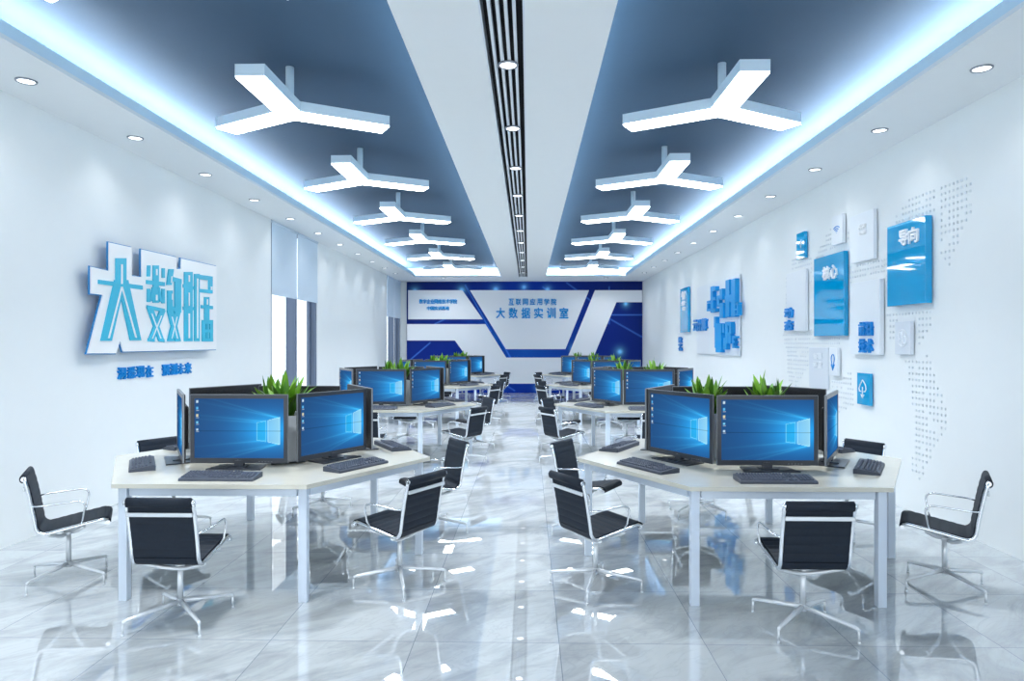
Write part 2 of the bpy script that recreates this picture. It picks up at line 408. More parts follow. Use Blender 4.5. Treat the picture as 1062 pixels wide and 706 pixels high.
def picture_grid(name, x0, x1, y0, y1, nx, ny, mtx, fn, m, parent):
    me = bpy.data.meshes.new(name); vs = []; fs = []; cols = []
    for j in range(ny+1):
        for i in range(nx+1):
            u, v = i/nx, j/ny
            vs.append(mtx @ Vector((x0+(x1-x0)*u, y0+(y1-y0)*v, 0))); cc = fn(u, v); cols += [cc[0], cc[1], cc[2], 1]
    for j in range(ny):
        for i in range(nx):
            a = j*(nx+1)+i; fs.append((a, a+1, a+nx+2, a+nx+1))
    me.from_pydata(vs, [], fs); at = me.attributes.new('picture', 'FLOAT_COLOR', 'POINT'); at.data.foreach_set('color', cols)
    me.materials.append(m); return link(name, me, parent)
asp = (bx1-bx0)/bz1
def board_pic(u, v):
    col = board_colour(u, v)
    for g_ in GL:
        d = math.hypot((u-g_[0])*asp, v-g_[1])/g_[2]
        if d < 3: col = col+Vector((.25, .75, 1.0))*(math.exp(-d*d*6)*.8+.25*math.exp(-d*d))
    for l in LN:
        d = seg_d(u, v, l, asp)
        if d < .012: col = col+Vector((.05, .16, .45))*math.exp(-(d/.005)**2)
    return col
build(MB().box(bx0-(XL+XR)/2, bx1-(XL+XR)/2, -.04, -.001, .002, bz1), 'backing_board', M['black'], fb)
picture_grid('printed_graphic', bx0, bx1, .002, bz1, 330, 130, inv @ wall_frame('back', .042), board_pic, M['print'], fb)
def white_panel(pts, d=.03):
    q = [wb(x, y, .07) for x, y in pts]
    return build(MB().prism(q, .044, .075, FB), 'white_panel', M['white_board'], fb)
p1 = white_panel([(423.2, 300.9), (479.5, 300.9), (500.7, 331), (423.2, 331)])
p2 = white_panel([(487.3, 300.9), (610.9, 300.9), (586.4, 362), (524.7, 362)])
p3 = white_panel([(422, 336), (503.4, 336), (525, 370.7), (588.6, 370.7), (617, 300.9), (666, 300.9), (666, 313.3), (639.3, 313.3), (611, 381),
                  (666, 381), (666, 397.7), (422, 397.7), (422, 381), (492, 381), (471.8, 353), (422, 353)])
def back_text(txt, px0, px1, py0, py1, fill, label, single, bold=.03):
    (x0, z1), (x1, z0) = wb(px0, py0, .09), wb(px1, py1, .09)
    r = thing('sign_lettering', label, 'lettering', ((x0+x1)/2, YB-.076, z0), 0, 'lettering on the end wall')
    m = Matrix.Translation((-(x0+x1)/2, -(YB-.076), -z0)) @ wall_frame('back')
    text_line(txt, x0, x1, z0, z1, fill, .076, .105, m, 'character', M['letter_cyan'], r, bold, single)
back_text('互联网应用学院', 527.6, 577, 309.8, 316.2, .72, 'blue Chinese characters in the upper shorter line on the central white trapezoid', False)
back_text('大数据实训室', 514.6, 589.3, 319.2, 329.9, .68, 'large blue Chinese characters in the lower line on the central white trapezoid', False)
back_text('数字企业网络技术学院', 434.8, 474, 310.3, 314.8, .93, 'upper line of tiny blue characters on the corner white panel', False, .02)
back_text('中国实训基地', 442.8, 465.8, 317.6, 321.4, .93, 'lower line of tiny blue characters on the corner white panel', False, .02)

# ------------------------------------------------------------------ big sign on the window wall
SD = .12
def sg(x, y, d=SD): return wl(90+x/4.414, 240+y/4.414, d)
outline = [(103, 50), (207, 73), (207, 203), (252, 209), (252, 82), (412, 118), (412, 171), (432, 171), (432, 123), (594, 159), (594, 540), (168, 550), (153, 499), (136, 558), (5, 558), (75, 290), (20, 284), (20, 161), (103, 181)]
o0 = sg(300, 550)
bs = thing('shaped_wall_sign', 'large white outline-shaped sign with big cyan Chinese characters on the wall', 'sign', (XL, o0[0], o0[1]))
BM_ = Matrix.Translation((-XL, -o0[0], -o0[1])) @ wall_frame('left')
pts = [sg(*p) for p in outline]
build(MB().prism(pts, .1085, SD, BM_), 'face_board', M['sign_white'], bs)
def grow(ps, d):
    n = len(ps); a = sum(ps[i][0]*ps[(i+1) % n][1]-ps[(i+1) % n][0]*ps[i][1] for i in range(n)); s = 1 if a > 0 else -1; out = []
    for i in range(n):
        p0, p, p2 = Vector(ps[i-1]), Vector(ps[i]), Vector(ps[(i+1) % n])
        e1 = (p-p0).normalized(); e2 = (p2-p).normalized(); n1 = Vector((e1.y, -e1.x))*s; n2 = Vector((e2.y, -e2.x))*s
        b = n1+n2; b = b/max(.35, b.length_squared/2); out.append(tuple(p+b*d))
    return out
build(MB().prism(grow(pts, .009), .096, .108, BM_), 'blue_backing', M['sign_blue'], bs)
sp = MB()
for p in ((150, 300), (330, 300), (520, 300), (60, 520), (520, 500)):
    q = sg(*p); sp.tube([(q[0], q[1], 0), (q[0], q[1], .097)], .015, 10, BM_)
build(sp, 'standoff_spacer', M['sign_blue'], bs)
def strokes(lst, h0, h1, name, m):
    mb = MB()
    for si, s in enumerate(lst):
        x0, y0, x1, y1, wd = s
        dx, dy = x1-x0, y1-y0; L = math.hypot(dx, dy)
        if abs(dx) > abs(dy)*1.5: ox, oy = 0, wd/2         # keep stroke ends upright on the board
        else: ox, oy = wd/2, 0
        mb.prism([sg(x0-ox, y0-oy), sg(x1-ox, y1-oy), sg(x1+ox, y1+oy), sg(x0+ox, y0+oy)], h0+.0001*si, h1+.0004*si, BM_)
    return build(mb, name, m, bs)
GLY = {
 'da': [(50, 230, 252, 257, 19), (153, 122, 153, 240, 48), (148, 222, 85, 500, 50), (160, 222, 220, 498, 50)],
 'shu': [(313, 155, 313, 326, 26), (270, 231, 353, 241, 18), (281, 155, 279, 206, 13), (347, 168, 347, 212, 12), (280, 262, 279, 323, 13), (346, 262, 346, 329, 13), (300, 255, 290, 320, 10), (325, 255, 335, 322, 10),
         (272, 345, 352, 362, 16), (283, 345, 337, 500, 26), (342, 362, 288, 502, 26), (277, 495, 305, 498, 14), (325, 495, 350, 500, 14),
         (382, 172, 372, 245, 22), (378, 215, 428, 228, 20), (412, 225, 412, 372, 28), (376, 270, 376, 368, 22), (376, 340, 412, 372, 20), (376, 362, 412, 502, 26), (412, 362, 377, 502, 26)],
 'ju': [(462, 185, 462, 502, 38), (438, 249, 486, 259, 15), (438, 351, 486, 353, 15), (501, 194, 501, 502, 24), (490, 205, 572, 216, 20), (563, 206, 563, 283, 18), (505, 270, 572, 276, 16), (546, 300, 546, 412, 22), (520, 344, 573, 348, 15),
        (531, 408, 531, 502, 14), (566, 408, 566, 502, 14), (548, 408, 548, 502, 10), (525, 414, 573, 414, 18), (525, 455, 573, 455, 14), (525, 496, 573, 496, 14)]}
for k in ('da', 'shu', 'ju'): strokes(GLY[k], .121, .132, 'character', M['sign_cyan'])
for st in ([(153, 150, 153, 240, 6), (153, 252, 93, 488, 6), (153, 252, 218, 486, 6), (313, 172, 313, 200, 6), (313, 290, 313, 315, 6), (290, 375, 332, 490, 4), (335, 385, 293, 490, 4), (382, 205, 380, 235, 4), (384, 285, 384, 312, 5), (383, 390, 408, 490, 4), (406, 390, 382, 490, 4),
         (462, 200, 462, 230, 6), (462, 280, 462, 340, 4), (462, 375, 462, 488, 6), (501, 215, 501, 488, 5), (546, 310, 546, 335, 5), (565, 252, 565, 268, 6)]): strokes([st], .134, .1415, 'inline_stroke', M['sign_white'])
# two small lines of raised characters under the sign
r0 = wl(160, 394); rl = thing('sign_lettering', 'two short groups of small blue characters on the wall under the big sign', 'lettering', (XL, r0[0], r0[1]))
RM = Matrix.Translation((-XL, -r0[0], -r0[1])) @ wall_frame('left')
s = 10.62
for ch, x0, x1, y0, y1 in (('洞', 97, 180, 118, 244), ('悉', 203, 288, 108, 234), ('现', 303, 386, 102, 224), ('在', 404, 480, 97, 221), ('预', 585, 660, 86, 202), ('测', 670, 745, 75, 194), ('未', 757, 818, 74, 188), ('来', 832, 900, 64, 182)):
    ya_, za = wl(115+x0/s, 370+y0/s, .03); yb_, zb = wl(115+x1/s, 370+y1/s, .03)
    mb = MB(); zt = wl(115+(x0+x1)/2/s, 370+y0/s, .03)[1]; zlo = wl(115+(x0+x1)/2/s, 370+y1/s, .03)[1]
    char_box(mb, ch, ya_, yb_, zlo, zt, 0, .02, RM, .035); build(mb, 'character', M['letter_blue'], rl)

# ------------------------------------------------------------------ panels on the other wall
def panel(px0, px1, pt, pb, th, m, label, name='display_sign', cat='sign', back=.012):
    """px0 far edge and px1 near edge of the face; pt, pb top and bottom at the far edge; th: distance of the face from the wall"""
    a = wr(px0, pt, th); b = wr(px1, pt, th); z1 = a[1]; z0 = wr(px0, pb, th)[1]
    xm = (a[0]+b[0])/2
    o = thing(name, label, cat, (XR, -xm, z0), 0, 'panels of the wall display')
    m_ = Matrix.Translation((-XR, xm, -z0)) @ wall_frame('right')
    h = Vector((b[0]-a[0], z1-z0))
    mb = MB().box(a[0], b[0], z0, z1, back, th, m_, .004); build(mb, 'face_panel', m, o)
    build(MB().box(a[0]+.04, b[0]-.04, z0+.04, z1-.04, 0, back+.002, m_), 'mounting_block', M['panel_grey'], o)
    o['_m'] = 0; PAN[o.name] = (m_, a[0], b[0], z0, z1, th); return o
PAN = {}
def ptext(o, txt, u0, u1, v0, v1, m, depth=.02, bold=.035, name='character'):
    m_, x0, x1, z0, z1, th = PAN[o.name]; n = len(txt); wd = (u1-u0)/n
    for i, ch in enumerate(txt):
        mb = MB(); char_box(mb, ch, x0+(x1-x0)*(u0+wd*(i+.04)), x0+(x1-x0)*(u0+wd*(i+.96)), z0+(z1-z0)*v0, z0+(z1-z0)*v1, th, th+depth, m_, bold)
        build(mb, name, m, o)
def picon(o, polys, u0, u1, v0, v1, m, r=.006, name='icon'):
    m_, x0, x1, z0, z1, th = PAN[o.name]; mb = MB()
    for pl in polys:
        mb.tube([(x0+(x1-x0)*(u0+(u1-u0)*p[0]), z0+(z1-z0)*(v0+(v1-v0)*p[1]), th+.003) for p in pl], r, 6, m_)
    build(mb, name, m, o)
def arc(cx, cy, r, a0, a1, n=12): return [(cx+r*math.cos(R(a0+(a1-a0)*k/n)), cy+r*math.sin(R(a0+(a1-a0)*k/n))) for k in range(n+1)]
P1 = panel(919.9, 959.6, 235.8, 318, .075, M['panel_blue'], 'large glossy blue panel with two white characters, nearest on the wall')
ptext(P1, '导向', .36, .86, .72, .90, M['letter_white'], .016, .03)
P2 = panel(844, 875, 268.9, 348.7, .065, M['panel_blue'], 'large glossy blue panel with two white characters, middle of the wall display')
ptext(P2, '核心', .34, .84, .70, .86, M['letter_white'], .016, .028)
P3 = panel(826, 834.2, 242.8, 269.5, .055, M['panel_blue'], 'small blue square panel with a white arrow icon, upper display edge')
picon(P3, [[(.2, .55), (.8, .95), (.7, .2), (.5, .5), (.2, .55)], [(.55, .0), (.55, .05)]], .3, .72, .32, .72, M['letter_white'], .0045)
P4 = panel(862.5, 873.4, 225.5, 255, .055, M['panel_white'], 'small white square panel with a blue wireless signal icon')
picon(P4, [arc(.5, .2, .8, 45, 135), arc(.5, .2, .5, 45, 135), arc(.5, .2, .22, 45, 135), [(.5, .12), (.5, .16)]], .25, .72, .36, .62, M['letter_blue'], .0055)
P5 = panel(881.5, 906, 225.6, 273.6, .05, M['panel_white'], 'tall blank white panel with faint white lettering above the white panels')
ptext(P5, '科技', .38, .72, .66, .76, M['letter_white'], .006, .02); ptext(P5, '创新', .38, .72, .54, .63, M['letter_white'], .006, .02)
P6 = panel(815.5, 835.3, 284, 344, .05, M['panel_white'], 'tall white panel with two blue characters stacked at its far corner')
ptext(P6, '动', -.02, .44, .24, .40, M['letter_blue'], .03, .04); ptext(P6, '态', -.02, .44, .03, .19, M['letter_blue'], .03, .04)
P7 = panel(881.7, 912.2, 294.3, 367, .06, M['panel_white'], 'tall white panel with four raised blue characters, below the blank one')
ptext(P7, '前沿', .38, .84, .26, .44, M['letter_blue'], .03, .035); ptext(P7, '技术', .38, .84, .03, .21, M['letter_blue'], .03, .035)
P8 = panel(928, 944.3, 333.8, 367.3, .045, M['panel_grey'], 'small pale grey panel with a white brain icon below the nearest blue panel')
picon(P8, [arc(.5, .5, .45, 0, 360, 20), [(.5, .05), (.5, .95)], arc(.3, .6, .2, 0, 270), arc(.7, .4, .2, 180, 450)], .22, .82, .22, .78, M['letter_pale'], .007)
P9 = panel(839, 859, 360, 401, .02, M['panel_grey'], 'flat pale grey panel with faint lettering low behind the front desk', back=.004)
ptext(P9, '智慧', .25, .72, .72, .86, M['letter_pale'], .006, .02); ptext(P9, '课堂', .25, .72, .50, .66, M['letter_pale'], .006, .02)
P10 = panel(859.6, 868.4, 360.7, 389, .05, M['panel_white'], 'small white panel with a blue pin icon beside the flat grey panel')
picon(P10, [arc(.5, .7, .28, -40, 220, 14)+[(.5, .1)]+[arc(.5, .7, .28, -40, 220, 14)[0]], [(.2, .35), (.5, .0), (.8, .35)]], .18, .82, .2, .78, M['letter_blue'], .006)
P11 = panel(888.8, 901.5, 386.3, 418.6, .05, M['panel_blue'], 'small blue square panel with white cloud download icon, lowest of all')
picon(P11, [[(.3, .35), (.1, .35), (.02, .5), (.15, .68), (.3, .8), (.5, .98), (.72, .85), (.92, .68), (.98, .5), (.85, .35), (.7, .35)], [(.5, .6), (.5, 0)], [(.3, .18), (.5, 0), (.7, .18)]], .18, .78, .22, .80, M['letter_white'], .0065)
P12 = panel(705.3, 713.3, 300, 345, .07, M['panel_blue'], 'narrow tall blue panel with white marks by the far white board')
ptext(P12, '智', .28, .78, .74, .92, M['letter_white'], .02, .04); ptext(P12, '云', .28, .78, .61, .70, M['letter_white'], .02, .04); ptext(P12, '端', .36, .78, .50, .57, M['letter_white'], .02, .04)
P13 = panel(722.6, 766.5, 298.4, 366.5, .045, M['panel_white'], 'wide white board carrying big blue abstract letter shapes', 'lettered_board', 'wall board')
m13, a13, b13, z013, z113, th13 = PAN[P13.name]
def q13(x, y, d): X, Z = wr(690+x/8.825, 290+y/8.825, th13+d); return X, Z
def chunk(rects, h):
    mb = MB()
    for ri, (x0, y0, x1, y1) in enumerate(rects):
        xa, z1 = q13(x0, (y0), h); xb, z0 = q13(x1-.7*ri, y1, h)
        zt = q13((x0+x1)/2, y0+.5*ri, h)[1]; zb = q13((x0+x1)/2, y1-.7*ri, h)[1]
        mb.box(xa, xb, zb, zt, th13+.0002*ri, th13+h+.0015*ri, m13)
    build(mb, 'character', M['letter_cyan'], P13)
H = .075
chunk([(412, 62, 436, 300), (430, 62, 460, 104), (425, 160, 460, 188), (415, 262, 462, 298), (382, 190, 412, 215), (382, 215, 396, 290), (382, 262, 420, 290)], H)
chunk([(470, 145, 490, 245), (470, 145, 520, 170), (498, 82, 522, 185), (498, 210, 532, 352), (470, 225, 535, 240)], H)
chunk([(550, 2, 584, 342), (603, -8, 640, 340), (545, 135, 640, 205)], H)
chunk([(644, 208, 664, 228), (654, 228, 664, 326), (640, 262, 660, 278), (642, 306, 664, 326)], H)
chunk([(444, 338, 462, 436), (452, 398, 474, 625), (474, 398, 500, 660), (462, 612, 512, 666), (498, 398, 518, 640)], H)
chunk([(520, 402, 536, 486), (530, 530, 558, 640), (548, 384, 574, 588), (570, 384, 602, 420), (584, 400, 606, 500), (560, 480, 600, 512), (580, 505, 610, 588)], H)
chunk([(612, 515, 640, 535), (612, 535, 624, 625), (620, 560, 638, 578), (614, 605, 640, 628)], H)
for chh, x0, x1, yt, yb in (('云', 718.3, 722.6, 332, 343), ('计', 722.9, 726.6, 331.4, 342.8), ('算', 727, 732.4, 330.6, 342.4)):
    xa, _ = wr(x0, yt, .09); xb, _ = wr(x1, yt, .09); zt = wr((x0+x1)/2, yt, .09)[1]; zb = wr((x0+x1)/2, yb, .09)[1]
    mb = MB(); char_box(mb, chh, xa, xb, zb, zt, th13, .09, m13, .04); build(mb, 'character', M['letter_blue'], P13)
def right_text(rows, label, d=.05):
    c0 = rows[0]; y0, z0 = wr(c0[1], c0[4]); o = thing('sign_lettering', label, 'lettering', (XR, -y0, z0), 0, 'lettering on the display wall')
    m_ = Matrix.Translation((-XR, y0, -z0)) @ wall_frame('right')
    for ch, x0, x1, yt, yb in rows:
        xa, _ = wr(x0, yt, d); xb, _ = wr(x1, yt, d); zt = wr((x0+x1)/2, yt, d)[1]; zb = wr((x0+x1)/2, yb, d)[1]
        mb = MB(); char_box(mb, ch, xa, xb, zb, zt, 0, d, m_, .04); build(mb, 'character', M['letter_blue'], o)
right_text([('数', 703.2, 706.6, 349.8, 355.2), ('字', 703.2, 706.4, 356.6, 359.3), ('化', 703.2, 706.8, 360.3, 363.2)], 'tiny stacked blue characters under the narrow blue panel', .04)

# pale dotted world map behind the panels
DOT = [[(927, 226), (945, 205), (970, 193), (972, 226), (945, 234), (927, 240)], [(972, 190), (1009, 184), (1009, 215), (998, 240), (985, 275), (974, 262), (976, 225)],
       [(920, 322), (966, 318), (968, 338), (950, 362), (922, 352)], [(939, 372), (962, 368), (980, 415), (984, 440), (970, 462), (955, 498), (946, 490), (948, 430)],
       [(848, 262), (864, 232), (880, 240), (884, 252), (860, 262), (846, 270)], [(884, 278), (922, 262), (922, 292), (900, 296), (884, 290)], [(822, 268), (842, 264), (844, 290), (838, 300), (822, 286)],
       [(812, 345), (842, 340), (846, 356), (838, 380), (826, 400), (818, 394), (816, 370)], [(815, 284), (817, 284), (817, 346), (814, 346)], [(858, 392), (884, 386), (886, 420), (868, 430), (860, 424)], [(843, 350), (872, 348), (872, 360), (843, 360)], [(879, 260), (883, 260), (883, 300), (879, 300)]]
def inside(p, poly):
    c_ = False
    for i in range(len(poly)):
        (x1, y1), (x2, y2) = poly[i-1], poly[i]
        if (y1 > p[1]) != (y2 > p[1]) and p[0] < (x2-x1)*(p[1]-y1)/(y2-y1)+x1: c_ = not c_
    return c_
WP = [[wr(*p) for p in pl] for pl in DOT]
dm = MB(); m_ = wall_frame('right'); rd = random.Random(3)
bmd = bmesh.new()
for i in range(-200, -60):
    for j in range(5, 60):
        p = (i*.058, j*.058)
        covered = any(q[1]-.03 < p[0] < q[2]+.03 and q[3]-.03 < p[1] < q[4]+.03 for q in PAN.values())
        if not covered and any(inside(p, pl) for pl in WP) and rd.random() > .08:
            vs = [bmd.verts.new(m_ @ Vector((p[0]+sx*.0095, p[1]+sz*.0105, h))) for h in (.0005, .008) for sx, sz in ((-1, -1), (1, -1), (1, 1), (-1, 1))]
            bmd.faces.new(vs[4:8])
            for k in range(4): bmd.faces.new((vs[k], vs[(k+1) % 4], vs[4+(k+1) % 4], vs[4+k]))
bmesh.ops.recalc_face_normals(bmd, faces=bmd.faces); dm.join(bmd)
tag(build(dm, 'mounted_dot_map', M['dot']), 'pale grey dotted map pattern raised on the wall around the panels', 'wall relief', kind='stuff')

# ------------------------------------------------------------------ desk
S = 1.23
def hexa(s, rot=0): return [(s*math.cos(R(60*k+rot)), s*math.sin(R(60*k+rot))) for k in range(6)]
TZ = .75
desk = thing('hexagonal_desk', 'x', 'desk', (0, 0, 0), 0, 'hexagonal computer desks')
build(MB().prism(hexa(S), TZ-.028, TZ), 'tabletop', M['wood'], desk)
for k in range(6):
    a = R(60*k); x, y = (S-.085)*math.cos(a), (S-.085)*math.sin(a)
    build(MB().box(-.027, .027, -.027, .027, .0, TZ-.0285, Matrix.Translation((x, y, 0)) @ Matrix.Rotation(a if k % 3 else a, 4, 'Z') if k % 3 == 0 else Matrix.Translation((x, y, 0)), .003), 'leg', M['steel_white'], desk)
    a2 = R(60*k+30); m2 = Matrix.Rotation(a2, 4, 'Z'); rr = (S-.085)*math.cos(R(30)); hl = (S-.085)/2-.04
    build(MB().box(rr-.018, rr+.018, -hl, hl, TZ-.085, TZ-.0285, m2), 'apron_rail', M['steel_white'], desk)
build(MB().cyl((0, 0, TZ-.10), .06, .07, seg=20), 'cable_port', M['steel_white'], desk)
register(desk)

# ------------------------------------------------------------------ monitor (faces -y, origin on the desk under the screen)
MW, MH, MZ = .69, .482, .032
mon = thing('monitor', 'x', 'monitor', (0, 0, 0), 0, 'desktop monitors')
hs = MB().box(-MW/2, MW/2, 0, .018, MZ, MZ+MH, None, .005)
hs.box(-MW/2+.11, MW/2-.11, .016, .046, MZ+.08, MZ+MH-.09, None, .012)
for k in range(9): hs.box(-.3, .3, .018, .020, MZ+MH-.03-.006*k, MZ+MH-.0275-.006*k)
build(hs, 'housing', M['black'], mon)
bz = MB(); t_, b_ = .027, .036
bz.box(-MW/2, MW/2, -.004, .002, MZ+MH-t_, MZ+MH).box(-MW/2, MW/2, -.004, .002, MZ, MZ+b_).box(-MW/2, -MW/2+t_, -.004, .002, MZ+b_, MZ+MH-t_).box(MW/2-t_, MW/2, -.004, .002, MZ+b_, MZ+MH-t_)
bo = build(bz, 'bezel', M['bezel'], mon)
ed = MB().box(-MW/2-.002, MW/2+.002, -.002, .010, MZ+MH-.001, MZ+MH+.003).box(-MW/2-.003, -MW/2+.001, -.002, .010, MZ, MZ+MH).box(MW/2-.001, MW/2+.003, -.002, .010, MZ, MZ+MH)
build(ed, 'edge_strip', M['silver_edge'], mon)
lg = MB(); lg.box(-.010, -.004, -.0055, -.004, MZ+.014, MZ+.024).box(-.024, -.012, -.0055, -.004, MZ+.016, MZ+.021).box(-.002, .014, -.0055, -.004, MZ+.016, MZ+.021)
for k in range(5): lg.box(.14+.022*k, .15+.022*k, -.0055, -.004, MZ+.010, MZ+.013)
build(lg, 'bezel_marks', M['silver_edge'], bo)
def screen_pic(u, v):
    uc, vc = .86, .455
    g1 = math.exp(-((u-uc)/.30)**2-((v-vc)/.26)**2); g2 = math.exp(-((u-uc)/.6)**2-((v-vc)/.55)**2)
    c_ = Vector((.012, .060, .185))+Vector((.002, .075, .24))*g2+Vector((.006, .24, .46))*g1
    if u < .955:
        for (x, y, sl, amp) in ((.955, .675, .42, .5), (.955, .675, .30, .35), (.80, .615, .14, .45), (.955, .245, -.42, .5), (.955, .245, -.28, .3), (.80, .30, -.14, .4), (.70, .60, .09, .25)):
            if u < x:
                yy = y+(x-u)*sl; d = abs(v-yy); f = math.exp(-(x-u)/.30)
                c_ = c_+Vector((.05, .42, .60))*amp*f*(math.exp(-(d/.008)**2)+.35*math.exp(-(d/.03)**2))
        up = .675+(.955-u)*.36; lo = .245-(.955-u)*.36
        if lo < v < up: c_ = c_+Vector((.004, .07, .12))*math.exp(-(.955-u)/.35)
    for (a, b, ya0, ya1, yb0, yb1, cc) in ((.70, .803, .30, .60, .275, .635, (.02, .46, .80)), (.82, .955, .27, .64, .225, .69, (.30, .66, .86))):
        if a <= u <= b:
            k = (u-a)/(b-a); lo, hi = ya0+(yb0-ya0)*k, ya1+(yb1-ya1)*k
            if lo <= v <= hi:
                e_ = min(u-a, b-u, (v-lo)*.7, (hi-v)*.7)
                cc = Vector(cc)
                if e_ < .007: cc = cc+Vector((.18, .25, .15))
                c_ = c_.lerp(cc, (.45 if a < .8 else .55+.35*k) if e_ >= .007 else .8)
    if abs(v-.457) < .005: c_ = c_*(.55 if u < .97 else .9)
    for k, yv in enumerate((.96, .845, .725, .61, .485)):
        if .020 < u < .046 and yv-.028 < v < yv+.012:
            ic = ((.55, .7, .8), (.1, .45, .8), (.7, .65, .4), (.2, .6, .85), (.5, .7, .85))[k]
            c_ = Vector(ic)
        if .016 < u < .050 and yv-.048 < v < yv-.040: c_ = c_.lerp(Vector((.7, .8, .9)), .5)
    return c_
picture_grid('screen', -MW/2+t_, MW/2-t_, MZ+b_, MZ+MH-t_, 130, 90, Matrix(((1, 0, 0, 0), (0, 0, -1, -.0006), (0, 1, 0, 0), (0, 0, 0, 1))), screen_pic, M['screen'], mon)
build(MB().box(-.032, .032, -.006, .022, .008, MZ+.02).box(-.022, .022, .014, .04, .008, MZ+.14, None, .006), 'neck', M['bezel'], mon)
ft = MB(); ft.prism([(-.19, -.10), (.19, -.10), (.16, .10), (-.16, .10)], 0, .009)
ft.prism([(-.06, -.05), (.06, -.05), (.05, .07), (-.05, .07)], .009, .016)
build(ft, 'foot', M['bezel'], mon)
register(mon)

# ------------------------------------------------------------------ keyboard (typist at -y)
kb = thing('keyboard', 'x', 'keyboard', (0, 0, 0), 0, 'desktop keyboards')
tilt = Matrix.Rotation(R(5.5), 4, 'X')
body = MB(); body.prism([(-.078, 0), (.086, 0), (.086, .030), (.070, .036), (-.07, .018), (-.078, .012)], -.24, .24, Matrix(((0, 0, 1, 0), (1, 0, 0, 0), (0, 1, 0, 0), (0, 0, 0, 1))))
build(body, 'keyboard_body', M['key_base'], kb)
ks = MB(); bk = bmesh.new()
def key(x0, x1, y0, y1, bmx):
    vs = []
    for (h, ins) in ((0, 0), (.010, .003)):
        for (x, y) in ((x0+ins, y0+ins), (x1-ins, y0+ins), (x1-ins, y1-ins), (x0+ins, y1-ins)):
            vs.append(bmx.verts.new((x, y, .018+(y+.07)*.128+h)))
    bmx.faces.new(vs[4:8])
    for k in range(4): bmx.faces.new((vs[k], vs[(k+1) % 4], vs[4+(k+1) % 4], vs[4+k]))
p = .0192
for rI in range(6):
    y = -.062+.0205*rI+(.006 if rI == 5 else 0)
    if rI == 0:
        x = -.230
        for wd in (1.3, 1.3, 1.3, 5.6, 1.3, 1.3, 1.3, 1.3): key(x, x+wd*p-.0025, y, y+.017, bk); x += wd*p
    else:
        n0 = 15; off = 0
        for k in range(n0): key(-.230+p*k+off, -.230+p*(k+1)-.0025+off, y, y+.017, bk)
    if rI in (0, 3, 4, 5):
        for k in range(3): key(.066+p*k, .066+p*(k+1)-.0025, y, y+.017, bk)
    if rI == 1: key(.066+p, .066+2*p-.0025, y, y+.017, bk)
    if rI < 5:
        for k in range(4): key(.134+p*k*1.18, .134+p*k*1.18+p*1.05, y, y+.017, bk)
ks.join(bk); build(ks, 'keycaps', M['key'], kb)
register(kb)

# ------------------------------------------------------------------ chair (sitter faces +y, origin on the floor under the column)
ch = thing('office_chair', 'x', 'chair', (0, 0, 0), 0, 'black ribbed office chairs')
def bez(p0, p1, p2, n): return [((1-t)**2*p0[0]+2*t*(1-t)*p1[0]+t*t*p2[0], (1-t)**2*p0[1]+2*t*(1-t)*p1[1]+t*t*p2[1]) for t in [k/n for k in range(n+1)]]
seat_c = bez((.242, .404), (.258, .440), (.212, .440), 6)+bez((.212, .440), (.06, .414), (-.09, .385), 14)[1:]+bez((-.09, .385), (-.150, .370), (-.163, .425), 8)[1:]
back_c = [(-.163, .425)]+bez((-.163, .425), (-.180, .54), (-.192, .60), 8)[1:]+bez((-.192, .60), (-.206, .68), (-.228, .757), 10)[1:]
def resample(c, step):
    out = [Vector(c[0])]; L = 0; acc = [0]
    for i in range(1, len(c)): acc.append(acc[-1]+(Vector(c[i])-Vector(c[i-1])).length)
    n = max(2, int(acc[-1]/step)); res = []
    for k in range(n+1):
        s_ = acc[-1]*k/n; i = max(j for j in range(len(acc)) if acc[j] <= s_+1e-9); i = min(i, len(c)-2)
        f = (s_-acc[i])/max(1e-9, acc[i+1]-acc[i]); res.append((Vector(c[i]).lerp(Vector(c[i+1]), f), s_))
    return res
def sling(c, hw, pitch):
    rs = resample(c, pitch/6); up_, dn = [], []
    for i, (pt, s_) in enumerate(rs):
        a = rs[max(i-1, 0)][0]; b = rs[min(i+1, len(rs)-1)][0]; t2 = (b-a).normalized(); n2 = Vector((-t2.y, t2.x))
        h = .008+.0045*abs(math.sin(PI*s_/pitch))**.35
        up_.append(pt+n2*h); dn.append(pt-n2*h)
    bm2 = bmesh.new(); N_ = len(rs)
    V = [[bm2.verts.new((x, q.x, q.y)) for q in up_+dn[::-1]] for x in (-hw, hw)]
    n = 2*N_
    for i in range(n): bm2.faces.new((V[0][i], V[0][(i+1) % n], V[1][(i+1) % n], V[1][i]))
    for i in range(N_-1):
        for sgn, W in ((0, V[0]), (1, V[1])): bm2.faces.new((W[i], W[i+1], W[n-2-i], W[n-1-i]))
    bmesh.ops.recalc_face_normals(bm2, faces=bm2.faces)
    return MB().join(bm2)
build(sling(seat_c, .176, .050), 'seat', M['sling'], ch)
build(sling(back_c, .176, .050), 'backrest', M['sling'], ch)
build(MB().tube([(-.180, -.236, .748), (.180, -.236, .748)], .028, 14, flat=.75), 'top_roll', M['sling'], ch)
full = seat_c[3:]+back_c[1:]
fr_c = [v for v, s_ in resample(full, .03)]
